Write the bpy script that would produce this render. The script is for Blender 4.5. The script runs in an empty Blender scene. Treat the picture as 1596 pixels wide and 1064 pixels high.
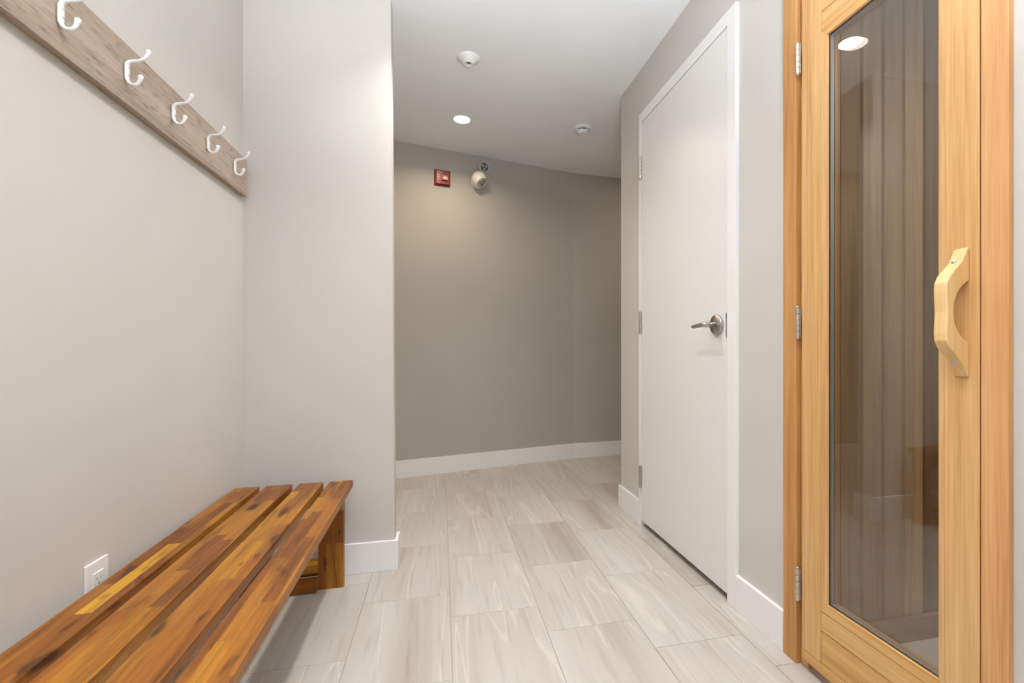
import bpy, bmesh, math, random
from mathutils import Vector, Matrix
random.seed(7)
SC = bpy.context.scene
COL = SC.collection
R = math.radians
H = 2.365                                   # ceiling height

# ------------------------------------------------------------------ camera
cam_d = bpy.data.cameras.new('camera')
cam = bpy.data.objects.new('camera', cam_d); COL.objects.link(cam)
cam_d.sensor_fit = 'HORIZONTAL'; cam_d.sensor_width = 36.0
cam_d.lens = 740.0 / 1596.0 * 36.0
cam_d.shift_x = -64.0 / 1596.0
cam_d.shift_y = 10.0 / 1596.0
cam_d.clip_start = 0.02
cam.location = (0, 0, .914)
cam.rotation_euler = (R(90), 0, -math.atan(174 / 740))
SC.camera = cam

# ------------------------------------------------------------------ light and exposure
LAMP_W = 6.2            # each downlight
HALL_W = 6.0            # the warm downlight above the hall
SIDE_W = 4.6            # the warm downlight in the hall to the left
DAY_FILL_W = 12.0            # added fill through a made-up opening behind the camera
SAUNA_FILL_W = 13.0  # added lamp inside the sauna
BOUNCE_FILL_W = 43.0          # added unseen fill, aimed up like a flash bounced off the ceiling
SC.view_settings.view_transform = 'Standard'
SC.view_settings.look = 'None'
SC.view_settings.gamma = 1.0
SC.view_settings.use_curve_mapping = False
SC.view_settings.exposure = 0.04
W = bpy.data.worlds.new('world'); SC.world = W; W.use_nodes = True
W.node_tree.nodes['Background'].inputs[0].default_value = (.75, .87, 1, 1)
W.node_tree.nodes['Background'].inputs[1].default_value = .6

def area(name, loc, rot, size, energy, color, shape='DISK', size_y=None, parent=None, spread=None):
    d = bpy.data.lights.new(name, 'AREA'); d.shape = shape; d.size = size
    if size_y: d.size_y = size_y
    d.energy = energy; d.color = color
    if spread: d.spread = R(spread)
    o = bpy.data.objects.new(name, d); COL.objects.link(o)
    o.location = loc; o.rotation_euler = rot
    if parent: o.parent = parent
    return o
area('day_fill', (.13, -2.62, 1.2), (R(90), 0, 0), 1.6, DAY_FILL_W, (.93, .97, 1.0), 'RECTANGLE', 2.0)  # added fill from behind the camera
area('flash', (.15, -.40, .95), (R(154.5), 0, 0), .4, BOUNCE_FILL_W, (.90, .95, 1.0), spread=100)  # added to brighten the ceiling, shaped as a bounced flash

# ------------------------------------------------------------------ materials
def new_mat(name):
    m = bpy.data.materials.new(name); m.use_nodes = True
    nt = m.node_tree; nt.nodes.clear()
    out = nt.nodes.new('ShaderNodeOutputMaterial')
    b = nt.nodes.new('ShaderNodeBsdfPrincipled')
    nt.links.new(b.outputs[0], out.inputs[0])
    return m, nt, b, out

def N(nt, t, **k):
    n = nt.nodes.new(t)
    for a, v in k.items():
        if a.startswith('i_'):
            n.inputs[a[2:].replace('_', ' ')].default_value = v
        else:
            setattr(n, a, v)
    return n

def ramp(nt, stops):
    r = nt.nodes.new('ShaderNodeValToRGB'); e = r.color_ramp.elements
    while len(e) < len(stops): e.new(.5)
    for el, (p, c) in zip(e, stops):
        el.position = p; el.color = (*c, 1)
    return r

def mix(nt, a, b, fac, blend='MIX'):
    m = nt.nodes.new('ShaderNodeMix'); m.data_type = 'RGBA'; m.blend_type = blend
    for s, v in ((m.inputs[6], a), (m.inputs[7], b), (m.inputs[0], fac)):
        if hasattr(v, 'is_output'): nt.links.new(v, s)
        elif isinstance(v, tuple): s.default_value = (*v, 1)
        else: s.default_value = v
    return m.outputs[2]

def coords(nt, scale=(1, 1, 1), rnd=0.0, rot=(0, 0, 0)):
    """object coordinates, moved by a random amount for each object"""
    tc = nt.nodes.new('ShaderNodeTexCoord'); mp = nt.nodes.new('ShaderNodeMapping')
    mp.inputs['Scale'].default_value = scale; mp.inputs['Rotation'].default_value = rot
    nt.links.new(tc.outputs['Object'], mp.inputs['Vector'])
    if rnd:
        oi = nt.nodes.new('ShaderNodeObjectInfo')
        mu = N(nt, 'ShaderNodeMath', operation='MULTIPLY'); mu.inputs[1].default_value = rnd
        nt.links.new(oi.outputs['Random'], mu.inputs[0])
        cx = nt.nodes.new('ShaderNodeCombineXYZ')
        for i in range(3): nt.links.new(mu.outputs[0], cx.inputs[i])
        nt.links.new(cx.outputs[0], mp.inputs['Location'])
    return mp.outputs[0]

def bump(nt, b, height, strength, dist=.002):
    n = nt.nodes.new('ShaderNodeBump'); n.inputs['Strength'].default_value = strength
    n.inputs['Distance'].default_value = dist
    nt.links.new(height, n.inputs['Height']); nt.links.new(n.outputs[0], b.inputs['Normal'])

def plain(name, col, rough=.5, metal=0.0, grain=0.0, spec=.5):
    m, nt, b, _ = new_mat(name)
    b.inputs['Base Color'].default_value = (*col, 1)
    b.inputs['Roughness'].default_value = rough; b.inputs['Metallic'].default_value = metal
    b.inputs['Specular IOR Level'].default_value = spec
    if grain:
        v = coords(nt)
        n = N(nt, 'ShaderNodeTexNoise'); n.inputs['Scale'].default_value = 260; n.inputs['Detail'].default_value = 3
        nt.links.new(v, n.inputs['Vector']); bump(nt, b, n.outputs[0], grain, .0008)
        n2 = N(nt, 'ShaderNodeTexNoise'); n2.inputs['Scale'].default_value = 2.2
        nt.links.new(v, n2.inputs['Vector'])
        d = tuple(c * .965 for c in col)
        r = ramp(nt, [(.35, d), (.65, col)]); nt.links.new(n2.outputs[0], r.inputs[0])
        nt.links.new(r.outputs[0], b.inputs['Base Color'])
    return m

def wood(name, stops, axis='z', rough=.5, fine=1.0, rnd=20.0, tone=0.0, pores=0.0, ring=1.0):
    """long grain along one axis"""
    m, nt, b, _ = new_mat(name)
    k = {'x': 0, 'y': 1, 'z': 2}[axis]
    def sc(a, l): s = [a] * 3; s[k] = l; return tuple(s)
    v1 = coords(nt, sc(26 * ring, 1.1), rnd); v2 = coords(nt, sc(220 * fine, 5), rnd)
    n1 = N(nt, 'ShaderNodeTexNoise'); n1.inputs['Scale'].default_value = 1; n1.inputs['Detail'].default_value = 3; n1.inputs['Distortion'].default_value = .5
    n2 = N(nt, 'ShaderNodeTexNoise'); n2.inputs['Scale'].default_value = 1; n2.inputs['Detail'].default_value = 2
    nt.links.new(v1, n1.inputs['Vector']); nt.links.new(v2, n2.inputs['Vector'])
    f = N(nt, 'ShaderNodeMath', operation='MULTIPLY_ADD'); f.inputs[1].default_value = .45
    nt.links.new(n2.outputs[0], f.inputs[0])
    s = N(nt, 'ShaderNodeMath', operation='MULTIPLY'); s.inputs[1].default_value = .62
    nt.links.new(n1.outputs[0], s.inputs[0]); nt.links.new(s.outputs[0], f.inputs[2])
    r = ramp(nt, stops); nt.links.new(f.outputs[0], r.inputs[0])
    c = r.outputs[0]
    if tone:
        oi = nt.nodes.new('ShaderNodeObjectInfo')
        r2 = ramp(nt, [(0, (1 - tone,) * 3), (1, (1 + tone * .4,) * 3)])
        nt.links.new(oi.outputs['Random'], r2.inputs[0])
        c = mix(nt, c, r2.outputs[0], 1.0, 'MULTIPLY')
    if pores:
        v3 = coords(nt, sc(150, 22), rnd)
        n3 = N(nt, 'ShaderNodeTexNoise'); n3.inputs['Scale'].default_value = 1; n3.inputs['Detail'].default_value = 4
        nt.links.new(v3, n3.inputs['Vector'])
        r3 = ramp(nt, [(.30, (1 - pores,) * 3), (.44, (1, 1, 1))]); nt.links.new(n3.outputs[0], r3.inputs[0])
        c = mix(nt, c, r3.outputs[0], 1.0, 'MULTIPLY')
    nt.links.new(c, b.inputs['Base Color'])
    b.inputs['Roughness'].default_value = rough
    bump(nt, b, n2.outputs[0], .12, .0006)
    return m

def lin(*rgb):
    f = lambda c: ((c / 255 + .055) / 1.055) ** 2.4 if c > 10 else c / 255 / 12.92
    return tuple(f(c) for c in rgb)

M = {}
M['paint'] = plain('greige wall paint', (.62, .592, .55), .55, grain=.10, spec=.3)
M['back_greige'] = plain('darker greige of the end wall', (.465, .442, .405), .55, grain=.10, spec=.3)  # end wall set darker than the other walls
M['white_paint'] = plain('white trim paint', (.85, .845, .84), .38)
M['door_paint'] = plain('white door paint', (.80, .78, .755), .36)
M['ceiling'] = plain('flat ceiling paint', (.865, .885, .915), .9, grain=.12, spec=.1)
M['plastic'] = plain('white plastic', (.82, .82, .82), .35)
M['cream_plastic'] = plain('cream white plastic', (.78, .75, .70), .4)
M['grey_plastic'] = plain('grey sensor window', (.10, .10, .095), .4)
M['black'] = plain('black gap shade', (.015, .015, .015), .6)
M['grout'] = plain('pale grout', (.40, .36, .315), .9, grain=.3)
M['enamel'] = plain('white enamel', (.86, .87, .88), .22)
M['steel'] = plain('brushed steel', (.52, .50, .475), .30, 1.0)
M['nickel'] = plain('satin nickel', (.62, .60, .57), .36, 1.0)
M['bright'] = plain('bright spacer metal', (.42, .43, .45), .6, .8)
M['gasket'] = plain('dark gasket', (.03, .03, .03), .6)
M['red'] = plain('red alarm plastic', (.23, .006, .008), .34)
M['clear_lens'] = plain('clear strobe lens', (.62, .20, .17), .12)
M['flash'] = plain('strobe reflector', (.86, .80, .70), .2)
M['print'] = plain('pale lettering', (.72, .60, .45), .6)
M['screw'] = plain('plated screw', (.62, .58, .54), .35, .8)
M['concrete'] = plain('pale grey sealed floor', (.74, .76, .78), .6, grain=.3)
M['scuff'] = plain('scuff mark', (.16, .13, .10), .8)

M['cedar_v'] = wood('cedar upright', [(.30, lin(182, 130, 74)), (.50, lin(211, 162, 103)), (.72, lin(225, 184, 130))], 'z', .48, ring=1.3)
M['cedar_h'] = wood('cedar rail', [(.30, lin(182, 126, 66)), (.50, lin(210, 160, 96)), (.72, lin(224, 180, 120))], 'y', .48, ring=1.3)
M['cedar_trim'] = wood('warm cedar trim', [(.30, lin(144, 92, 44)), (.50, lin(188, 132, 74)), (.72, lin(208, 156, 98))], 'z', .5)
M['cedar_trim_light'] = wood('orange cedar trim', [(.30, lin(190, 130, 78)), (.50, lin(212, 156, 102)), (.72, lin(222, 170, 118))], 'z', .5)
M['cedar_dark'] = wood('sauna cedar boards', [(.26, lin(160, 132, 96)), (.50, lin(192, 164, 126)), (.76, lin(212, 188, 152))], 'z', .62, tone=.66, ring=.9)
M['cedar_base'] = wood('sauna base board', [(.30, lin(130, 104, 82)), (.50, lin(160, 134, 110)), (.72, lin(178, 154, 130))], 'x', .6)
M['birch'] = wood('pale handle wood', [(.30, lin(216, 172, 112)), (.55, lin(232, 192, 134)), (.75, lin(240, 206, 152))], 'z', .4, ring=.8)
M['rail_oak'] = wood('weathered oak board', [(.30, lin(138, 118, 100)), (.50, lin(168, 150, 132)), (.70, lin(186, 170, 154))], 'y', .55, ring=.8, pores=.42)

def acacia(name, axis):
    m, nt, b, _ = new_mat(name)
    tc = nt.nodes.new('ShaderNodeTexCoord'); sp = nt.nodes.new('ShaderNodeSeparateXYZ')
    nt.links.new(tc.outputs['Object'], sp.inputs[0])
    oi = nt.nodes.new('ShaderNodeObjectInfo')
    mu = N(nt, 'ShaderNodeMath', operation='MULTIPLY'); mu.inputs[1].default_value = 37.0
    nt.links.new(oi.outputs['Random'], mu.inputs[0])
    la, ac = ((1, 0) if axis == 'y' else (2, 0) if axis == 'z' else (0, 2))
    a1 = N(nt, 'ShaderNodeMath', operation='ADD'); nt.links.new(sp.outputs[la], a1.inputs[0]); nt.links.new(mu.outputs[0], a1.inputs[1])
    a2 = N(nt, 'ShaderNodeMath', operation='ADD'); nt.links.new(sp.outputs[ac], a2.inputs[0]); nt.links.new(mu.outputs[0], a2.inputs[1])
    cv = nt.nodes.new('ShaderNodeCombineXYZ'); nt.links.new(a1.outputs[0], cv.inputs[0]); nt.links.new(a2.outputs[0], cv.inputs[1])
    br = nt.nodes.new('ShaderNodeTexBrick'); br.offset = .37; br.offset_frequency = 2; br.squash = .63; br.squash_frequency = 3
    br.inputs['Color1'].default_value = (0, 0, 0, 1); br.inputs['Color2'].default_value = (1, 1, 1, 1)
    br.inputs['Scale'].default_value = 1; br.inputs['Mortar Size'].default_value = 0
    br.inputs['Brick Width'].default_value = .22 if axis == 'z' else .34; br.inputs['Row Height'].default_value = .12 if axis == 'z' else .0285
    nt.links.new(cv.outputs[0], br.inputs['Vector'])
    # the staves differ in tone
    r = ramp(nt, [(0, lin(124, 70, 18)), (.35, lin(144, 86, 23)), (.65, lin(154, 96, 26)), (.88, lin(168, 112, 28)), (1, lin(204, 150, 36))])
    nt.links.new(br.outputs['Color'], r.inputs[0])
    # each stave has its own long grain
    off = N(nt, 'ShaderNodeMath', operation='MULTIPLY_ADD'); off.inputs[1].default_value = 9.0
    nt.links.new(br.outputs['Color'], off.inputs[0]); nt.links.new(mu.outputs[0], off.inputs[2])
    def grain(sa, sl, det):
        mp = nt.nodes.new('ShaderNodeMapping'); s = [sa] * 3; s[la] = sl; mp.inputs['Scale'].default_value = s
        nt.links.new(tc.outputs['Object'], mp.inputs['Vector'])
        c3 = nt.nodes.new('ShaderNodeCombineXYZ')
        for i in range(3): nt.links.new(off.outputs[0], c3.inputs[i])
        nt.links.new(c3.outputs[0], mp.inputs['Location'])
        n = nt.nodes.new('ShaderNodeTexNoise'); n.inputs['Scale'].default_value = 1; n.inputs['Detail'].default_value = det
        n.inputs['Distortion'].default_value = .7
        nt.links.new(mp.outputs[0], n.inputs['Vector']); return n.outputs[0]
    g1 = grain(42, 3.2, 5); g2 = grain(300, 9, 2)
    r1 = ramp(nt, [(.27, (.42, .35, .30)), (.42, (.82, .79, .74)), (.55, (1.05, 1.05, 1.0)), (.68, (1.2, 1.22, 1.1)), (.8, (1.35, 1.38, 1.15))])
    nt.links.new(g1, r1.inputs[0])
    r2 = ramp(nt, [(.3, (.80, .78, .74)), (.55, (1.04, 1.04, 1.03))]); nt.links.new(g2, r2.inputs[0])
    c = mix(nt, r.outputs[0], r1.outputs[0], 1.0, 'MULTIPLY'); c = mix(nt, c, r2.outputs[0], 1.0, 'MULTIPLY')
    # a few dark knots
    vk = nt.nodes.new('ShaderNodeMapping'); s = [52.0] * 3; s[la] = 15.0; vk.inputs['Scale'].default_value = s
    nt.links.new(cv.outputs[0] if axis == 'q' else tc.outputs['Object'], vk.inputs['Vector'])
    c3 = nt.nodes.new('ShaderNodeCombineXYZ')
    for i in range(3): nt.links.new(mu.outputs[0], c3.inputs[i])
    nt.links.new(c3.outputs[0], vk.inputs['Location'])
    vo = nt.nodes.new('ShaderNodeTexNoise'); vo.inputs['Scale'].default_value = .55; vo.inputs['Detail'].default_value = 1.5
    nt.links.new(vk.outputs[0], vo.inputs['Vector'])
    rk = ramp(nt, [(.66, (1, 1, 1)), (.74, (.36, .30, .27))]); nt.links.new(vo.outputs[0], rk.inputs[0])
    c = mix(nt, c, rk.outputs[0], 1.0, 'MULTIPLY')
    nt.links.new(c, b.inputs['Base Color'])
    b.inputs['Roughness'].default_value = .42; b.inputs['Specular IOR Level'].default_value = .4
    bump(nt, b, g2, .15, .0006)
    return m
M['acacia_y'] = acacia('acacia slat', 'y')
M['acacia_x'] = acacia('acacia crosspiece', 'x')
M['acacia_z'] = acacia('acacia leg', 'z')

def tile_mat():
    m, nt, b, _ = new_mat('stone look porcelain')
    oi = nt.nodes.new('ShaderNodeObjectInfo')
    # broad soft bands along the tile
    v = coords(nt, (8, .42, 1), 40); n = nt.nodes.new('ShaderNodeTexNoise'); n.inputs['Scale'].default_value = 1; n.inputs['Detail'].default_value = 2.5; n.inputs['Distortion'].default_value = .15
    nt.links.new(v, n.inputs['Vector'])
    r = ramp(nt, [(.28, (.425, .372, .312)), (.40, (.515, .468, .414)), (.54, (.54, .502, .455)), (.74, (.575, .542, .50))])
    nt.links.new(n.outputs[0], r.inputs[0]); c = r.outputs[0]
    # thin light veins, nearly straight
    v2 = coords(nt, (6.5, .5, 1), 73); n2 = nt.nodes.new('ShaderNodeTexNoise'); n2.inputs['Scale'].default_value = 1; n2.inputs['Detail'].default_value = 2.5; n2.inputs['Distortion'].default_value = .5
    nt.links.new(v2, n2.inputs['Vector'])
    r2 = ramp(nt, [(.487, (0, 0, 0)), (.50, (.55, .55, .55)), (.513, (0, 0, 0))]); nt.links.new(n2.outputs[0], r2.inputs[0])
    c = mix(nt, c, (.70, .645, .575), r2.outputs[0])
    # dark fine streaks
    v3 = coords(nt, (60, 4, 1), 11); n3 = nt.nodes.new('ShaderNodeTexNoise'); n3.inputs['Scale'].default_value = 1; n3.inputs['Detail'].default_value = 3
    nt.links.new(v3, n3.inputs['Vector'])
    r3 = ramp(nt, [(.28, (.86, .84, .82)), (.48, (1, 1, 1))]); nt.links.new(n3.outputs[0], r3.inputs[0])
    c = mix(nt, c, r3.outputs[0], 1.0, 'MULTIPLY')
    v4 = coords(nt, (500, 500, 1), 5); n4 = nt.nodes.new('ShaderNodeTexNoise'); n4.inputs['Scale'].default_value = .6; n4.inputs['Detail'].default_value = 2
    nt.links.new(v4, n4.inputs['Vector'])
    r4 = ramp(nt, [(.3, (.955, .955, .955)), (.6, (1.02, 1.02, 1.02))]); nt.links.new(n4.outputs[0], r4.inputs[0])
    c = mix(nt, c, r4.outputs[0], 1.0, 'MULTIPLY')
    r5 = ramp(nt, [(0, (.97, .967, .963)), (1, (1.02, 1.02, 1.02))]); nt.links.new(oi.outputs['Random'], r5.inputs[0])
    c = mix(nt, c, r5.outputs[0], 1.0, 'MULTIPLY')
    nt.links.new(c, b.inputs['Base Color']); b.inputs['Roughness'].default_value = .42
    b.inputs['Specular IOR Level'].default_value = .4
    return m
M['tile'] = tile_mat()

def glass_mat(name, tint):
    m = bpy.data.materials.new(name); m.use_nodes = True; nt = m.node_tree; nt.nodes.clear()
    out = nt.nodes.new('ShaderNodeOutputMaterial'); mx = nt.nodes.new('ShaderNodeMixShader')
    fr = nt.nodes.new('ShaderNodeFresnel'); fr.inputs['IOR'].default_value = 1.56
    tr = nt.nodes.new('ShaderNodeBsdfTransparent'); tr.inputs[0].default_value = (*tint, 1)
    gl = nt.nodes.new('ShaderNodeBsdfGlossy'); gl.inputs['Roughness'].default_value = 0.0
    geo = nt.nodes.new('ShaderNodeNewGeometry')
    # only the outer faces mirror (a thin pane): back faces let the ray through
    sub = N(nt, 'ShaderNodeMath', operation='SUBTRACT'); sub.inputs[0].default_value = 1.0
    nt.links.new(geo.outputs['Backfacing'], sub.inputs[1])
    mu = N(nt, 'ShaderNodeMath', operation='MULTIPLY'); nt.links.new(fr.outputs[0], mu.inputs[0]); nt.links.new(sub.outputs[0], mu.inputs[1])
    m2 = N(nt, 'ShaderNodeMath', operation='MULTIPLY'); m2.inputs[1].default_value = 1.9; m2.use_clamp = True   # both faces of the pane
    nt.links.new(mu.outputs[0], m2.inputs[0])
    nt.links.new(m2.outputs[0], mx.inputs[0]); nt.links.new(tr.outputs[0], mx.inputs[1]); nt.links.new(gl.outputs[0], mx.inputs[2])
    nt.links.new(mx.outputs[0], out.inputs[0])
    return m
M['glass'] = glass_mat('door glass', (.90, .885, .86))
M['window_glass'] = glass_mat('window glass', (.97, .98, .98))

def emit(name, col, s):
    m = bpy.data.materials.new(name); m.use_nodes = True; nt = m.node_tree; nt.nodes.clear()
    out = nt.nodes.new('ShaderNodeOutputMaterial'); e = nt.nodes.new('ShaderNodeEmission')
    e.inputs[0].default_value = (*col, 1); e.inputs[1].default_value = s
    nt.links.new(e.outputs[0], out.inputs[0]); return m
M['lamp_glow'] = emit('lit lamp lens', (1, .95, .86), 14.0)

# ------------------------------------------------------------------ building helpers
WL = {}
class MB:
    def __init__(s): s.bm = bmesh.new()
    def box(s, x0, x1, y0, y1, z0, z1, bev=0.0, top=None):
        v = [s.bm.verts.new(p) for p in ((x0,y0,z0),(x1,y0,z0),(x1,y1,z0),(x0,y1,z0),(x0,y0,z1),(x1,y0,z1),(x1,y1,z1),(x0,y1,z1))]
        f = [s.bm.faces.new([v[i] for i in q]) for q in ((3,2,1,0),(4,5,6,7),(0,1,5,4),(1,2,6,5),(2,3,7,6),(3,0,4,7))]
        if bev:
            ed = list({e for q in f for e in q.edges})
            bmesh.ops.bevel(s.bm, geom=ed, offset=bev, segments=2, profile=.6, affect='EDGES')
        return s
    def prism(s, poly, lo, hi, axis='z', bev=0.0):
        def P(a, b, t): return {'z': (a, b, t), 'y': (a, t, b), 'x': (t, a, b)}[axis]
        A = [s.bm.verts.new(P(a, b, lo)) for a, b in poly]; B = [s.bm.verts.new(P(a, b, hi)) for a, b in poly]
        n = len(poly); fs = [s.bm.faces.new(A), s.bm.faces.new(B[::-1])]
        for i in range(n): fs.append(s.bm.faces.new([A[i], B[i], B[(i + 1) % n], A[(i + 1) % n]]))
        bmesh.ops.recalc_face_normals(s.bm, faces=fs)
        if bev:
            ed = {e for q in fs[:2] for e in q.edges}
            bmesh.ops.bevel(s.bm, geom=list(ed), offset=bev, segments=3, profile=.5, affect='EDGES')
        return s
    def lathe(s, prof, n=32, mat=None, smooth=True):
        mat = mat or Matrix(); rings = []
        for r, z in prof:
            if r < 1e-6: rings.append([s.bm.verts.new(mat @ Vector((0, 0, z)))])
            else: rings.append([s.bm.verts.new(mat @ Vector((r * math.cos(2*math.pi*i/n), r * math.sin(2*math.pi*i/n), z))) for i in range(n)])
        fs = []
        for a, b in zip(rings, rings[1:]):
            for i in range(n):
                j = (i + 1) % n
                if len(a) == 1 and len(b) == 1: continue
                if len(a) == 1: fs.append(s.bm.faces.new([a[0], b[j], b[i]]))
                elif len(b) == 1: fs.append(s.bm.faces.new([a[i], a[j], b[0]]))
                else: fs.append(s.bm.faces.new([a[i], a[j], b[j], b[i]]))
        for f in fs: f.smooth = smooth
        if len(rings[0]) > 1: fs.append(s.bm.faces.new(rings[0][::-1]))
        if len(rings[-1]) > 1: fs.append(s.bm.faces.new(rings[-1]))
        bmesh.ops.recalc_face_normals(s.bm, faces=fs)
        return s
    def tube(s, pts, rad, n=14, flat=None):
        """a round bar through pts; flat squeezes it across y per point"""
        pts = [Vector(p) for p in pts]; rings = []
        for i, p in enumerate(pts):
            t = (pts[min(i + 1, len(pts) - 1)] - pts[max(i - 1, 0)]).normalized()
            a = Vector((0, 1, 0)); a = (a - t * a.dot(t)).normalized(); bb = t.cross(a)
            w = flat[i] if flat else 1.0
            rings.append([s.bm.verts.new(p + a * (rad[i] * w * math.cos(2*math.pi*k/n)) + bb * (rad[i] * math.sin(2*math.pi*k/n))) for k in range(n)])
        fs = []
        for a, b in zip(rings, rings[1:]):
            for k in range(n): fs.append(s.bm.faces.new([a[k], a[(k+1) % n], b[(k+1) % n], b[k]]))
        fs += [s.bm.faces.new(rings[0][::-1]), s.bm.faces.new(rings[-1])]
        for f in fs: f.smooth = True
        bmesh.ops.recalc_face_normals(s.bm, faces=fs); return s
    def build(s, name, mat, parent=None, smooth=False):
        bm = s.bm; bm.verts.ensure_lookup_table()
        lo = Vector([min(v.co[i] for v in bm.verts) for i in range(3)]); hi = Vector([max(v.co[i] for v in bm.verts) for i in range(3)])
        c = (lo + hi) / 2; bmesh.ops.translate(bm, verts=bm.verts, vec=-c)
        me = bpy.data.meshes.new(name); bm.to_mesh(me); bm.free()
        me.materials.append(M[mat] if isinstance(mat, str) else mat)
        o = bpy.data.objects.new(name, me); COL.objects.link(o)
        WL[o.name] = c
        if parent: o.parent = parent; o.location = c - WL[parent.name]
        else: o.location = c
        return o

def thing(name, label, cat, loc, group=None, local=False):
    o = bpy.data.objects.new(name, None); COL.objects.link(o); o.location = loc; o.empty_display_size = .05
    WL[o.name] = Vector((0, 0, 0)) if local else Vector(loc)
    if label: o['label'] = label
    if cat: o['category'] = cat
    if group: o['group'] = group
    return o
def struct(o, label=None):
    o['kind'] = 'structure'
    if label: o['label'] = label
    return o
def sempty(name, loc, label=None):
    return struct(thing(name, label, None, loc))
def copy_tree(o, parent=None):
    c = o.copy(); COL.objects.link(c)
    if parent: c.parent = parent
    for ch in list(o.children): copy_tree(ch, c)
    return c
def part(o, label): o['label'] = label; return o

# ------------------------------------------------------------------ room shell
XL, XR = -.747, 1.012                       # left and right wall faces
YP0, YP1 = 2.063, 2.137                     # partition
YE = 2.583                                  # where the right wall ends
struct(MB().box(-1.9, 2.9, -2.7, 4.4, H, H + .08).build('ceiling', 'ceiling'), 'flat white ceiling')
floor = struct(MB().box(-1.9, 2.9, -2.7, 4.4, -.07, -.0025).build('floor', 'grout'), 'floor of pale stone look tiles')
struct(MB().box(XL - .1, XL, -2.5, YP0, 0, H).build('wall_left', 'paint'), 'greige wall behind the bench and the hook board')
# partition: its free edge leans a touch
m = MB()
v = [m.bm.verts.new(p) for p in ((-1.75,YP0,0),(-.188,YP0,0),(-.188,YP1,0),(-1.75,YP1,0),(-1.75,YP0,H),(-.204,YP0,H),(-.204,YP1,H),(-1.75,YP1,H))]
for q in ((3,2,1,0),(4,5,6,7),(0,1,5,4),(1,2,6,5),(2,3,7,6),(3,0,4,7)): m.bm.faces.new([v[i] for i in q])
struct(m.build('wall_partition', 'paint'), 'greige partition wall at the end of the bench')
# right wall with its two openings
DY0, DY1, DZ = 1.5, 2.283, 2.083            # flush door opening
SY0, SY1, SZ = .672, 1.205, 1.97            # sauna door opening
m = MB()
m.box(XR, XR + .1, -2.5, SY0, 0, H).box(XR, XR + .1, SY0, SY1, SZ, H).box(XR, XR + .1, SY1, DY0, 0, H)
m.box(XR, XR + .1, DY0, DY1, DZ, H).box(XR, XR + .1, DY1, YE, 0, H)
struct(m.build('wall_right', 'paint'), 'greige wall with the white door and the sauna door')
struct(MB().box(XR + .1, 2.8, YE - .1, YE, 0, H).build('wall_corridor', 'paint'))
# angled back wall
A = Vector((-.3075, 3.478)); B = Vector((1.0644, 3.7846)); C2 = Vector((1.4606, 3.8071))
d1 = (B - A).normalized(); d2 = (C2 - B).normalized()
n1 = Vector((-d1.y, d1.x)); n2 = Vector((-d2.y, d2.x))
def chain(off):
    """the back wall line, off metres behind the baseboard face"""
    a = A - d1 * 1.6 + n1 * off; e = C2 + d2 * 1.4 + n2 * off
    p, q = A + n1 * off, B + n2 * off
    k = ((q.x - p.x) * d2.y - (q.y - p.y) * d2.x) / (d1.x * d2.y - d1.y * d2.x)
    return a, p + d1 * k, e
f = chain(.013); g = chain(.12)
wall_back = struct(MB().prism([tuple(p) for p in (*f, g[2], g[1], g[0])], 0, H).build('wall_back', 'back_greige'), 'darker greige wall angled across the end of the hall')
for (t, z, l) in ((.411, .408, .018), (.725, .444, .010)):
    k = (t - A.x) / d1.x; p = A + d1 * k + n1 * .013
    mm = MB(); q0 = p - d1 * l / 2; q1 = p + d1 * l / 2
    mm.prism([tuple(q0), tuple(q1), tuple(q1 - n1 * .0006), tuple(q0 - n1 * .0006)], z, z + .003)
    mm.build('scuff', 'scuff', wall_back)
struct(MB().box(-1.85, -1.75, 2.0, 4.2, 0, H).build('wall_hall_left', 'paint'))
struct(MB().box(2.8, 2.9, -.5, 4.2, 0, H).build('wall_hall_right', 'paint'))
# wall behind the camera; its glazed opening is added to let fill in
m = MB()
m.box(-.85, -.62, -2.6, -2.5, 0, H).box(.9, 1.12, -2.6, -2.5, 0, H).box(-.62, .9, -2.6, -2.5, 2.2, H).box(-.62, .9, -2.6, -2.5, 0, .2)
struct(m.build('wall_front', 'paint'))
w = sempty('added_window_1', (.14, -2.55, .2))  # added to carry the fill, out of view
m = MB(); m.box(-.62, -.56, -2.58, -2.52, .2, 2.2).box(.84, .9, -2.58, -2.52, .2, 2.2).box(-.56, .84, -2.58, -2.52, .2, .26).box(-.56, .84, -2.58, -2.52, 2.14, 2.2)
m.build('window_frame', 'white_paint', w); MB().box(-.56, .84, -2.553, -2.547, .26, 2.14).build('pane', 'window_glass', w)

# floor tiles, a third of a tile stepped from column to column
PX, PY, G = .302, .4675, .0016
base = MB().box(-PX/2 + G/2, PX/2 - G/2, -PY/2 + G/3, PY/2 - G/3, -.010, 0, .0006).build('tile', 'tile', floor)
tiles = []
first = True
for kx in range(-6, 9):
    x0 = .030 + kx * PX; x1 = x0 + PX
    off = 1.493 - .1557 * (kx - 1)
    for ky in range(-9, 7):
        y0 = off + ky * PY; y1 = y0 + PY
        if y1 < -.2 or y0 > 3.95 or x1 > 2.75 or x0 < -1.8: continue
        if x1 < XL - .02 and y1 < YP1: continue
        if x0 > XR and y1 < YE: continue
        cxx, cyy = (x0 + x1) / 2, (y0 + y1) / 2
        if cyy > A.y + (cxx - A.x) * .2235 + .35 and cyy > 3.95: continue
        edge = x0 < XR < x1 and y0 < YE - .05
        if edge:
            t = MB().box(x0 + G/2, 1.03 if y0 < 1.3 else XR + .06, y0 + G/2, y1 - G/2, -.010, 0, .0008).build('tile', 'tile', floor)
        else:
            t = base.copy(); COL.objects.link(t); t.parent = floor
            t.location = Vector((cxx, cyy, -.005)) - WL[floor.name]
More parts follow.
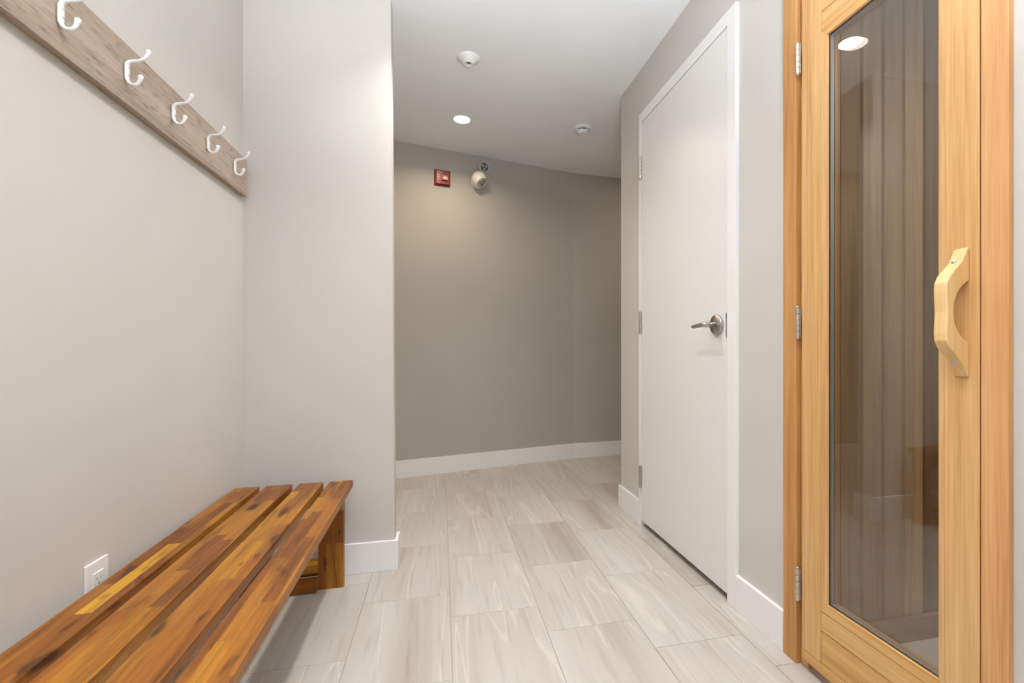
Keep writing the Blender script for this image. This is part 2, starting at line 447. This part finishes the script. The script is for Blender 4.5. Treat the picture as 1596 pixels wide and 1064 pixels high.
bpy.data.objects.remove(base)

# baseboards
def board(m, x0, x1, y0, y1, z0=0.0): m.box(x0, x1, y0, y1, z0, .122, .0022)
T = .0135
m = MB(); board(m, XL, -.188 + T, YP0 - T, YP0); board(m, -.188, -.188 + T, YP0, YP1 + T); board(m, -1.7, -.188, YP1, YP1 + T)
struct(m.build('baseboard_partition', 'white_paint'), 'white baseboard round the partition')
m = MB(); board(m, XL, XL + T, -2.45, YP0 - T); struct(m.build('baseboard_left', 'white_paint'))
m = MB(); board(m, XR - T, XR, 1.232, 1.466); board(m, XR - T, XR, 2.300, YE + T); board(m, XR, 2.75, YE, YE + T); board(m, XR - T, XR, -2.45, .645)
struct(m.build('baseboard_right', 'white_paint'), 'white baseboard along the door wall')
f0 = chain(0.0); f1 = chain(.013)
m = MB(); q = (f0[0], f0[1] - d1 * .0006, f1[1] - d1 * .0006, f1[0]); m.prism([tuple(p) for p in q], 0, .122, bev=.002)
struct(m.build('baseboard_back', 'white_paint'), 'long white baseboard along the angled wall')
m = MB(); q = (f0[1] + d2 * .0006, f0[2], f1[2], f1[1] + d2 * .0006); m.prism([tuple(p) for p in q], 0, .122, bev=.002)
struct(m.build('baseboard_corner', 'white_paint'), 'short white baseboard past the bend of the wall')

# ------------------------------------------------------------------ white door with its casing
casing = sempty('trim_1', (XR, 1.89, 0), 'white casing round the plain door')
FX = .998
MB().box(FX, XR + .05, 1.466, 1.5165, 0, 2.122, .0015).build('casing_board', 'white_paint', casing)
MB().box(FX, XR + .05, 2.272, 2.300, 0, 2.122, .0015).build('casing_board', 'white_paint', casing)
MB().box(FX, XR + .05, 1.5165, 2.272, 2.0715, 2.122, .0015).build('casing_board', 'white_paint', casing)
door = sempty('door_1', (1.02, 1.89, .03), 'plain white flush door with a steel lever')
MB().box(1.0, 1.04, 1.5195, 2.268, .030, 2.067, .0012).build('door_slab', 'door_paint', door)
MB().box(1.045, 1.06, 1.5165, 2.272, 0, 2.0715).build('gap_shade_sheet', 'black', door)  # black sheet: the shade in the door gaps put into colour
def hinge(par, x, y, z0, z1, r, mat, leaf):
    kn = 5; hh = (z1 - z0) / kn; m = MB()
    for i in range(kn):
        m.lathe([(r * .8, z0 + i*hh), (r, z0 + i*hh + .0005), (r, z0 + (i+1)*hh - .0012), (r * .8, z0 + (i+1)*hh - .0007)], 28, Matrix.Translation((x, y, 0)), False)
    m.lathe([(r*.5, z1 - .001), (r*.95, z1 + .001), (r*.5, z1 + .005), (0, z1 + .006)], 14, Matrix.Translation((x, y, 0)))
    m.lathe([(0, z0 - .005), (r*.6, z0 - .004), (r*.95, z0), (r*.5, z0 + .001)], 14, Matrix.Translation((x, y, 0)))
    h = m.build('hinge', mat, par)
    MB().box(x + r*.6, x + r*.6 + .002, y - leaf, y + leaf, z0, z1, .0006).build('hinge_leaf', mat, h)
    return h
for z0, z1 in ((1.782, 1.890), (.989, 1.098), (.200, .308)): hinge(door, .9930, 2.2700, z0, z1, .0068, 'steel', .007)
hd = MB().lathe([(.036, 0), (.0375, .001), (.0375, .008), (.036, .0105), (0, .0105)], 40, Matrix.Translation((.9985, 1.577, 1.0)) @ Matrix.Rotation(R(-90), 4, 'Y')).build('rosette', 'steel', door)
m = MB()
m.lathe([(.0105, 0), (.0105, .044), (.0098, .052), (.007, .054), (0, .054)], 24, Matrix.Translation((.990, 1.577, 1.0)) @ Matrix.Rotation(R(-90), 4, 'Y'))
m.build('spindle', 'steel', hd)
m = MB()
pts = []; rad = []
for i in range(9):
    t = i / 8; pts.append((.941 - .004 * t, 1.571 + .079 * t, 1.0005 - .006 * t)); rad.append(.0098 - .0022 * t)
rad[0] = .0082; rad[-1] = .006
m.bm.free(); m.bm = bmesh.new()
rings = []
for p, r in zip(pts, rad):
    rings.append([m.bm.verts.new((p[0] + r * .85 * math.cos(a), p[1], p[2] + r * math.sin(a))) for a in [2*math.pi*k/18 for k in range(18)]])
for a, b_ in zip(rings, rings[1:]):
    for k in range(18):
        ff = m.bm.faces.new([a[k], a[(k+1) % 18], b_[(k+1) % 18], b_[k]]); ff.smooth = True
m.bm.faces.new(rings[0][::-1]); m.bm.faces.new(rings[-1]); bmesh.ops.recalc_face_normals(m.bm, faces=m.bm.faces)
m.build('lever', 'steel', hd)
m = MB().box(.9965, .9985, 1.5165, 1.5225, .955, 1.039, .0005); m.lathe([(.0025, 0), (.0015, .0012), (0, .0012)], 10, Matrix.Translation((.9965, 1.5195, .966)) @ Matrix.Rotation(R(-90), 4, 'Y'))
m.build('strike_plate', 'steel', door)

# ------------------------------------------------------------------ sauna: front frame, door and the room behind it
fr = sempty('trim_2', (1.0, .93, 0), 'cedar frame round the sauna door')
MB().box(1.0, 1.016, 1.177, 1.231, 0, 2.03, .0012).build('casing_board', 'cedar_trim', fr)
part(MB().box(1.0, 1.016, .648, .6935, 0, 2.03, .0015).build('casing_board', 'cedar_trim_light', fr), 'orange casing board beside the handle')
MB().box(1.0, 1.016, .6935, 1.177, 1.965, 2.03, .0012).build('casing_board', 'cedar_h', fr)
MB().box(1.0165, 1.125, 1.150, 1.2045, 0, 1.96, .001).build('jamb', 'cedar_v', fr)
MB().box(1.0165, 1.125, .6725, .700, 0, 1.96, .001).build('jamb', 'cedar_v', fr)
MB().box(1.0165, 1.125, .700, 1.150, 1.938, 1.965, .001).build('jamb', 'cedar_h', fr)

sd = sempty('door_2', (1.02, .93, .03), 'cedar sauna door with a tall glass and a curved wooden handle')
X0, X1 = 1.0, 1.0375
OY0, OY1, OZ0, OZ1 = .7735, 1.0665, .2274, 1.7512     # clear opening
BY0, BY1, BZ0, BZ1 = .7605, 1.0862, .2020, 1.7710     # outside of the glazing beads
Dy0, Dy1 = .6965, 1.1545
X0s = X0
MB().box(X0, X1, BY1 + .0004, Dy1, .0612, 1.935, .0014).build('stile', 'cedar_v', sd)
MB().box(X0, X1, Dy0, BY0 - .0004, .0612, 1.935, .0014).build('stile', 'cedar_v', sd)
MB().box(X0, X1, Dy0, Dy1, .031, .0600, .0018).build('bottom_strip', 'cedar_h', sd)
for z0, z1 in ((.0620, .1464), (.1486, .2012), (1.7718, 1.8208), (1.8230, 1.877), (1.8792, 1.935)):
    MB().box(X0 + .0015, X1, BY0, BY1, z0, z1, .0020).build('rail', 'cedar_h', sd)
for z0, z1 in ((.0625, .2005), (1.7725, 1.934)): MB().box(X0 + .007, X1 - .001, BY0 + .0002, BY1 - .0002, z0, z1).build('rail_core', 'cedar_trim', sd)
# mitred glazing beads (front and back)
def bead(x0, x1, quad):
    m = MB(); m.prism(quad, x0, x1, 'x', .0008); return m
for x0, x1 in ((1.0008, 1.0088), (1.0275, 1.037)):
    for i, q in enumerate(([(BY0, BZ0), (BY1, BZ0), (OY1, OZ0), (OY0, OZ0)], [(BY0, BZ1), (BY1, BZ1), (OY1, OZ1), (OY0, OZ1)],
              [(BY0, BZ0), (OY0, OZ0), (OY0, OZ1), (BY0, BZ1)], [(BY1, BZ0), (OY1, OZ0), (OY1, OZ1), (BY1, BZ1)])):
        bead(x0, x1, q).build('glazing_bead', 'cedar_h' if i < 2 else 'cedar_v', sd)
gy0, gy1, gz0, gz1 = OY0 - .006, OY1 + .006, OZ0 - .006, OZ1 + .006
MB().box(1.0092, 1.0122, gy0, gy1, gz0, gz1).build('glass_pane', 'glass', sd)
MB().box(1.0240, 1.0270, gy0, gy1, gz0, gz1).build('glass_pane', 'glass', sd)
m = MB(); a0, a1 = 1.0126, 1.0236; w_ = .0075
m.box(a0, a1, gy0, gy0 + w_, gz0, gz1).box(a0, a1, gy1 - w_, gy1, gz0, gz1).box(a0, a1, gy0 + w_, gy1 - w_, gz0, gz0 + w_).box(a0, a1, gy0 + w_, gy1 - w_, gz1 - w_, gz1)
m.build('spacer', 'bright', sd)
m = MB(); a0, a1 = 1.0086, 1.0092; w_ = .0072
m.box(a0, a1, gy0, gy0 + w_, gz0, gz1).box(a0, a1, gy1 - w_, gy1, gz0, gz1).box(a0, a1, gy0 + w_, gy1 - w_, gz0, gz0 + w_).box(a0, a1, gy0 + w_, gy1 - w_, gz1 - w_, gz1)
m.build('gasket', 'gasket', sd)
for z0, z1 in ((1.700, 1.785), (.944, 1.029), (.193, .281)): hinge(sd, .9950, 1.1655, z0, z1, .0055, 'nickel', .0065)
# handle: side outline (distance from door, height), swept across the stile
prof_out = [(.0, 1.1105), (.0055, 1.1085), (.0085, 1.102), (.020, 1.081), (.036, 1.066), (.049, 1.053), (.0555, 1.040), (.0565, 1.025), (.0555, 1.005), (.0542, .984),
            (.0555, .963), (.0565, .943), (.0555, .928), (.049, .915), (.036, .902), (.020, .887), (.0085, .866), (.0055, .8595), (.0, .8575)]
arc = []
cp, rr, zc = -.0267, .0662, .984
for i in range(17):
    a = R(-66 + 132 * i / 16); arc.append((max(cp + rr * math.cos(a), 0), zc + rr * math.sin(a)))
poly = [(X0 - p, z) for p, z in prof_out + arc]
hnd = MB().prism(poly, .7135, .7395, 'y', .0026).build('handle', 'birch', sd)
for z, s_ in ((1.0825, 1), (.8855, -1)):
    mt = Matrix.Translation((X0 - .0195, .7285, z)) @ Matrix.Rotation(R(-90), 4, 'Y')
    MB().lathe([(.0045, -.003), (.0045, .0006), (.0032, .0022), (0, .0026)], 16, mt).build('screw', 'screw', hnd)

# the room behind the glass
struct(MB().box(1.112, 2.75, -.5, 1.29, -.002, .001).build('floor_sauna', 'concrete'), 'pale grey sauna floor')
struct(MB().box(1.112, 2.75, -.5, 1.29, 2.12, 2.16).build('ceiling_sauna', 'cedar_base'))
sw = struct(MB().box(1.112, 2.75, 1.215, 1.29, 0, 2.12).build('wall_sauna_side', 'cedar_dark'), 'cedar boarded side wall of the sauna')
pw = .0806
proto = None
for i in range(19):
    x = 1.1727 - pw / 2 + i * pw - .0
    xa, xb = x - pw/2, x + pw/2
    if xa < 1.125: xa = 1.1255
    if xb > 2.62: break
    if xa == 1.1255 or proto is None:
        poly = [(xa + .0006, 1.215), (xa + .0006, 1.2065), (xa + .0065, 1.2), (xb - .0065, 1.2), (xb - .0006, 1.2065), (xb - .0006, 1.215)]
        p = MB().prism(poly, .071, 2.12, 'z').build('board', 'cedar_dark', sw)
        if xa != 1.1255: proto = p; px0 = x
    else:
        p = proto.copy(); COL.objects.link(p); p.parent = sw; p.location = proto.location + Vector((x - px0, 0, 0))
MB().box(1.1255, 2.62, 1.180, 1.2, .001, .0715, .002).build('base_board', 'cedar_base', sw)
sb = struct(MB().box(2.66, 2.75, -.5, 1.215, 0, 2.12).build('wall_sauna_back', 'cedar_dark'))
proto = MB().prism([(2.66, -.5 + .0008), (2.649, -.5 + .0008), (2.645, -.494), (2.645, -.5 + pw - .004), (2.649, -.5 + pw - .0008), (2.66, -.5 + pw - .0008)], .0, 2.12, 'z').build('board', 'cedar_dark', sb)
for i in range(1, 21):
    p = proto.copy(); COL.objects.link(p); p.parent = sb; p.location = proto.location + Vector((0, i * pw, 0))
struct(MB().box(1.112, 2.75, -.58, -.5, 0, 2.12).build('wall_sauna_end', 'cedar_dark'))
m = MB(); m.box(1.1125, 1.125, -.5, .672, 0, 2.12).box(1.1125, 1.125, .672, 1.2, 1.966, 2.12)
struct(m.build('wall_sauna_front', 'cedar_dark'))
lt = thing('sauna_fill_lamp', 'small round added lamp on the sauna ceiling, unseen', 'lamp', (1.9, .4, 2.12))  # added to brighten the boards behind the glass
MB().lathe([(.06, 2.12), (.06, 2.10), (.05, 2.085), (0, 2.08)], 28, Matrix.Translation((1.9, .4, 0))).build('lamp_shade', 'plastic', lt)
area('fill_bulb', (0, 0, -.045), (0, 0, 0), .09, SAUNA_FILL_W, (1, .97, .92), parent=lt)

# ------------------------------------------------------------------ bench
bench = thing('bench', 'long slatted bench of varnished acacia against the wall', 'bench', (-.5235, 1.172, 0), local=True)
L = .80
for xa, xb, s0 in ((-.2010, -.1205, -.003), (-.0985, -.0115, .001), (.0130, .0965, .004), (.1180, .2005, .007)):
    MB().box(xa, xb, -L, L + s0 - .003, .374, .400, .0018).build('slat', 'acacia_y', bench)
for sy in (1, -1):
    for sx in (1, -1):
        x0, x1 = sorted((sx * .082, sx * .172)); y0, y1 = sorted((sy * (L - .026), sy * (L - .001)))
        MB().box(x0, x1, y0, y1, 0, .374, .0015).build("leg", 'acacia_z', bench)
        xi = sx * .082; a, b_ = sorted((xi, xi - sx * .013))
        y0, y1 = sorted((sy * (L - .030), sy * (L - .055)))
        MB().box(x0, x1, y0 - 0, y1, .300, .374, .001).build('cleat', 'acacia_x', bench)
    y0, y1 = sorted((sy * (L - .030), sy * (L - .052)))
    MB().box(-.172, .083, y0, y1, .004, .054, .0015).build('stretcher', 'acacia_x', bench) if sy > 0 else MB().box(-.172, .083, y0, y1, .004, .054, .0015).build('stretcher', 'acacia_x', bench)
    y0, y1 = sorted((sy * (L - .0265), sy * (L - .001)))
    MB().box(-.0815, .0815, y0, y1, .054, .110, .0015).build('stretcher', 'acacia_x', bench)
    MB().box(-.0815, .0815, y0, y1, .310, .374, .0015).build('apron', 'acacia_x', bench)
bench.rotation_euler = (0, 0, R(.9))

# ------------------------------------------------------------------ hook board and hooks
RX0, RX1 = XL, -.727
rail = MB().box(RX0, RX1, .42, 2.043, 1.4925, 1.6345, .0012).build('coat_rail', 'rail_oak')
rail['label'] = 'grey brown wooden board with white hooks high on the wall'; rail['category'] = 'coat rack'
def hook_mesh():
    # x runs out from the board, z up, the board face at x = 0
    m = MB()
    m.prism([(.0, .0), (.0062, .0), (.0062, .037), (.0, .040)], -.0068, .0068, 'y', .002)
    return m
def smoothpts(ctrl, n):
    out = []
    P = [ctrl[0]] + list(ctrl) + [ctrl[-1]]
    for i in range(1, len(P) - 2):
        for k in range(n):
            t = k / n
            out.append(tuple(.5 * (2*P[i][j] + (P[i+1][j] - P[i-1][j])*t + (2*P[i-1][j] - 5*P[i][j] + 4*P[i+1][j] - P[i+2][j])*t*t + (-P[i-1][j] + 3*P[i][j] - 3*P[i+1][j] + P[i+2][j])*t**3) for j in range(len(P[i]))))
    out.append(tuple(ctrl[-1])); return out
# one hook: plate, upper prong, lower prong; (x, z, radius, flattening across)
plate = [(.0030, .040, .0030, 1.5), (.0042, .034, .0040, 1.8), (.0045, .022, .0042, 1.8), (.0042, .008, .0042, 1.7), (.0040, .001, .0038, 1.5)]
upper = [(.0040, .030, .0036, 1.8), (.0060, .0400, .0040, 1.5), (.0120, .0455, .0038, 1.15), (.022, .0480, .0036, 1.0), (.032, .0510, .0036, 1.0), (.040, .0570, .0038, 1.0), (.0455, .0655, .0044, 1.0), (.0475, .0720, .0058, 1.0), (.0480, .0755, .0054, 1.0), (.0482, .0785, .0020, 1.0)]
lower = [(.0038, .010, .0036, 1.8), (.0046, .002, .0040, 1.5), (.0085, -.0050, .0038, 1.15), (.0150, -.0085, .0036, 1.0), (.0220, -.0075, .0036, 1.0), (.0275, -.0020, .0038, 1.0), (.0305, .0055, .0046, 1.0), (.0318, .0105, .0056, 1.0), (.0322, .0140, .0050, 1.0), (.0323, .0165, .0020, 1.0)]
HZ = 1.5455
def bar(spec, Y):
    q = smoothpts(spec, 4); k = [(RX1 + a, Y, HZ + b) for a, b, _, _ in q]
    return k, [r for _, _, r, _ in q], [w for _, _, _, w in q]
Y0 = 1.1212
hk = MB(); hk.tube(*bar(plate, Y0)[:2], 16, bar(plate, Y0)[2]); hook0 = hk.build('hook', 'enamel', rail)
hk = MB(); hk.tube(*bar(upper, Y0)[:2], 16, bar(upper, Y0)[2]); hk.build('upper_prong', 'enamel', hook0)
hk = MB(); hk.tube(*bar(lower, Y0)[:2], 16, bar(lower, Y0)[2]); hk.build('lower_prong', 'enamel', hook0)
for z in (.0135, .0300):
    MB().lathe([(.0026, 0), (.0026, .0012), (.0015, .0022), (0, .0023)], 12, Matrix.Translation((RX1 + .0080, Y0, HZ + z)) @ Matrix.Rotation(R(90), 4, 'Y')).build('screw', 'screw', hook0)
for i in (-2, -1, 1, 2, 3, 4):
    c = copy_tree(hook0, rail); c.location = hook0.location + Vector((0, .2005 * i, 0))

# ------------------------------------------------------------------ outlet
ot = thing('wall_outlet', 'white wall outlet partly hidden behind the bench', 'outlet', (XL, 1.2555, .3275))
MB().box(XL, XL + .0055, 1.2205, 1.2905, .3275, .4435, .0018).build('cover_plate', 'plastic', ot)
ins = MB().box(XL + .0052, XL + .0078, 1.2390, 1.2720, .352, .419, .0010).build('receptacle', 'plastic', ot)
for zc_ in (.370, .401):
    for y in (1.2500, 1.2610): MB().box(XL + .0076, XL + .0080, y - .0008, y + .0008, zc_, zc_ + .0075).build('slot', 'grey_plastic', ins)
    MB().lathe([(.0023, 0), (.0023, .0004), (0, .0004)], 12, Matrix.Translation((XL + .0077, 1.2555, zc_ - .007)) @ Matrix.Rotation(R(90), 4, 'Y')).build('slot', 'grey_plastic', ins)
for z in (.337, .434):
    MB().lathe([(.0025, 0), (.0022, .0008), (0, .001)], 12, Matrix.Translation((XL + .0054, 1.2555, z)) @ Matrix.Rotation(R(90), 4, 'Y')).build('screw', 'plastic', ot)

# ------------------------------------------------------------------ things on the back wall
ang = math.atan2(d1.y, d1.x)
def onwall(x, z):
    p = A + d1 * ((x - A.x) / d1.x) + n1 * .013
    return Vector((p.x, p.y, z))
# local frame there: x along the wall, -y out of the wall, z up
fa = thing('fire_alarm', 'square red fire alarm strobe on the back wall', 'alarm', onwall(.008, 2.151), local=True)
fa.rotation_euler = (0, 0, ang)
MB().box(-.058, .058, -.012, 0, -.058, .058, .0055).build('back_plate', 'red', fa)
bd = MB().box(-.050, .050, -.026, -.012, -.050, .050, .005).build('housing', 'red', fa)
lens = MB().prism([(-.012, -.022), (.034, -.022), (.030, .012), (-.008, .012)], -.042, -.026, 'y', .003).build('strobe_lens', 'clear_lens', bd)
MB().lathe([(.012, 0), (.010, .006), (.004, .010), (0, .011)], 20, Matrix.Translation((.010, -.040, -.009)) @ Matrix.Rotation(R(90), 4, 'X')).build('reflector', 'flash', bd)
MB().box(.022, .029, -.044, -.038, -.018, -.002, .001).build('flash_tube', 'flash', bd)
for i in range(6):
    MB().box(-.004 + i*.007, -.0015 + i*.007, -.0275, -.0258, .018, .040, .0003).build('horn_slot', 'gasket', bd)
fc = bpy.data.curves.new('lettering', 'FONT'); fc.body = 'FIRE'; fc.size = .024; fc.align_x = 'CENTER'; fc.align_y = 'CENTER'; fc.extrude = .0003
fo = bpy.data.objects.new('lettering_curve', fc); COL.objects.link(fo)
me = bpy.data.meshes.new_from_object(fo.evaluated_get(bpy.context.evaluated_depsgraph_get())); bpy.data.objects.remove(fo)
me.materials.append(M['print'])
lo = bpy.data.objects.new('lettering', me); COL.objects.link(lo); lo.parent = bd
lo.location = Vector((-.031, -.0264, 0)) - WL[bd.name]; lo.rotation_euler = (R(90), R(-90), 0)
part(lo, 'pale upright lettering')

em = thing('emergency_light', 'white twin head emergency light beside the red alarm', 'light', onwall(.262, 2.160), local=True)
em.rotation_euler = (0, 0, ang)
MB().lathe([(.048, 0), (.048, .010), (.042, .016), (0, .018)], 36, Matrix.Rotation(R(90), 4, 'X')).build('wall_plate', 'cream_plastic', em)
def aim(loc, vec): return Matrix.Translation(loc) @ Vector((0, 0, 1)).rotation_difference(Vector(vec).normalized()).to_matrix().to_4x4()
mt = aim((-.002, -.060, .008), (.30, -.62, -.72))
head = MB().lathe([(0, -.050), (.020, -.048), (.038, -.040), (.051, -.024), (.0565, -.004), (.0560, .012), (.0500, .030), (.0430, .044), (.0400, .048), (.0370, .049), (.0360, .045), (0, .044)], 44, mt).build('lamp_head', 'cream_plastic', em)
MB().lathe([(.0345, .0445), (.0345, .0465), (0, .048)], 36, mt).build('lens', 'nickel', head)
for k in range(3):
    a = R(90 + 120 * k)
    MB().lathe([(.0125, .0465), (.0115, .0500), (.006, .0490), (0, .0485)], 20, mt @ Matrix.Translation((.017 * math.cos(a), .017 * math.sin(a), 0))).build('led', 'bright', head)
m = MB(); m.lathe([(.0040, 0), (.0040, .002), (0, .002)], 14, aim((-.026, -.098, -.022), (-.2, -.9, -.35))); m.build('test_button', 'grey_plastic', head)
m = MB(); m.lathe([(.009, 0), (.009, .028)], 18, aim((.012, -.050, .056), (.45, -.2, .85))); m.build('neck', 'cream_plastic', em)
mt = aim((.036, -.062, .100), (.05, -1, -.12))
h2 = MB().lathe([(0, -.034), (.018, -.032), (.030, -.020), (.0355, 0), (.0370, .012), (.0365, .016), (.0335, .016), (.0325, .011), (0, .010)], 40, mt).build('lamp_head', 'cream_plastic', em)
MB().lathe([(.0322, .0105), (.0322, .0120), (0, .0125)], 36, mt).build('lens', 'grey_plastic', h2)
for k in range(3):
    a = R(-90 + 120 * k)
    MB().lathe([(.0115, .0120), (.0105, .0165), (.005, .0150), (0, .0145)], 20, mt @ Matrix.Translation((.0165 * math.cos(a), .0165 * math.sin(a), 0))).build('led', 'bright', h2)

# ------------------------------------------------------------------ things on the ceiling
dn = lambda x, y: Matrix.Translation((x, y, H)) @ Matrix.Rotation(R(180), 4, 'X')
ht = thing('heat_detector', 'white domed detector nearest on the ceiling with a grey window', 'detector', (.132, 2.41, H))
MB().lathe([(.057, 0), (.057, .005), (.053, .009), (.046, .014), (.036, .022), (.028, .029), (.025, .032), (.021, .034), (.020, .033), (0, .0325)], 48, dn(.132, 2.41)).build('housing', 'plastic', ht)
mt = Matrix.Translation((.131, 2.3880, H - .0275)) @ Vector((0, 0, 1)).rotation_difference(Vector((-.05, -.66, -.75)).normalized()).to_matrix().to_4x4()
MB().lathe([(.0145, -.006), (.0145, .0012), (.012, .0026), (0, .003)], 28, mt).build('sensor_window', 'grey_plastic', ht)
sd2 = thing('smoke_detector', 'white smoke detector with a slotted cage by the right wall', 'detector', (.906, 3.0, H))
MB().lathe([(.056, 0), (.056, .007), (.053, .012), (.040, .014), (.030, .014), (0, .014)], 44, dn(.906, 3.0)).build('base', 'plastic', sd2)
cg = MB().lathe([(.040, .026), (.0405, .030), (.036, .036), (.024, .044), (.017, .046), (.016, .044), (0, .044)], 40, dn(.906, 3.0)).build('cap', 'plastic', sd2)
MB().lathe([(.027, .013), (.027, .027)], 28, dn(.906, 3.0)).build('mesh_screen', 'grey_plastic', sd2)
for k in range(6):
    a = 2 * math.pi * k / 6
    x, y = .906 + .037 * math.cos(a), 3.0 + .037 * math.sin(a)
    MB().lathe([(.0035, H - .030), (.0035, H - .011)], 8, Matrix.Translation((x, y, 0))).build('rib', 'plastic', sd2)

def downlight(x, y, label, watts, col, spread=None):
    t = thing('ceiling_light', label, 'light', (x, y, H), 'round recessed ceiling lights')
    m = MB(); m.lathe([(.051, .0005), (.060, .0005), (.0605, .0015), (.058, .0025), (.051, .0020)], 44, dn(x, y)); m.build('trim_ring', 'plastic', t)
    MB().lathe([(.0508, .0006), (.0508, .0020), (.034, .0028), (0, .0031)], 40, dn(x, y)).build('lens', 'lamp_glow', t)
    area('bulb', (0, 0, -.006), (0, 0, 0), .096, watts, col, parent=t, spread=spread)
    return t
WARM = (1, .81, .58); NEUT = (1, .97, .94)
downlight(.127, 3.068, 'round recessed light glowing between the two ceiling detectors', HALL_W, WARM, 150)
downlight(.124, 1.876, 'round recessed light above the gap beside the partition', LAMP_W, NEUT, 118)
downlight(.124, .690, 'round recessed light above the bench and the sauna door', LAMP_W, NEUT, 128)
downlight(.124, -.500, 'round recessed light over the near floor behind the viewer', LAMP_W, NEUT, 128)
downlight(-1.05, 2.78, 'round recessed light round the corner behind the partition', SIDE_W, WARM)
downlight(1.95, 3.15, 'added recessed light, unseen round the corner past the white door', 3.6, WARM)  # added to brighten the back wall's right side and far ceiling
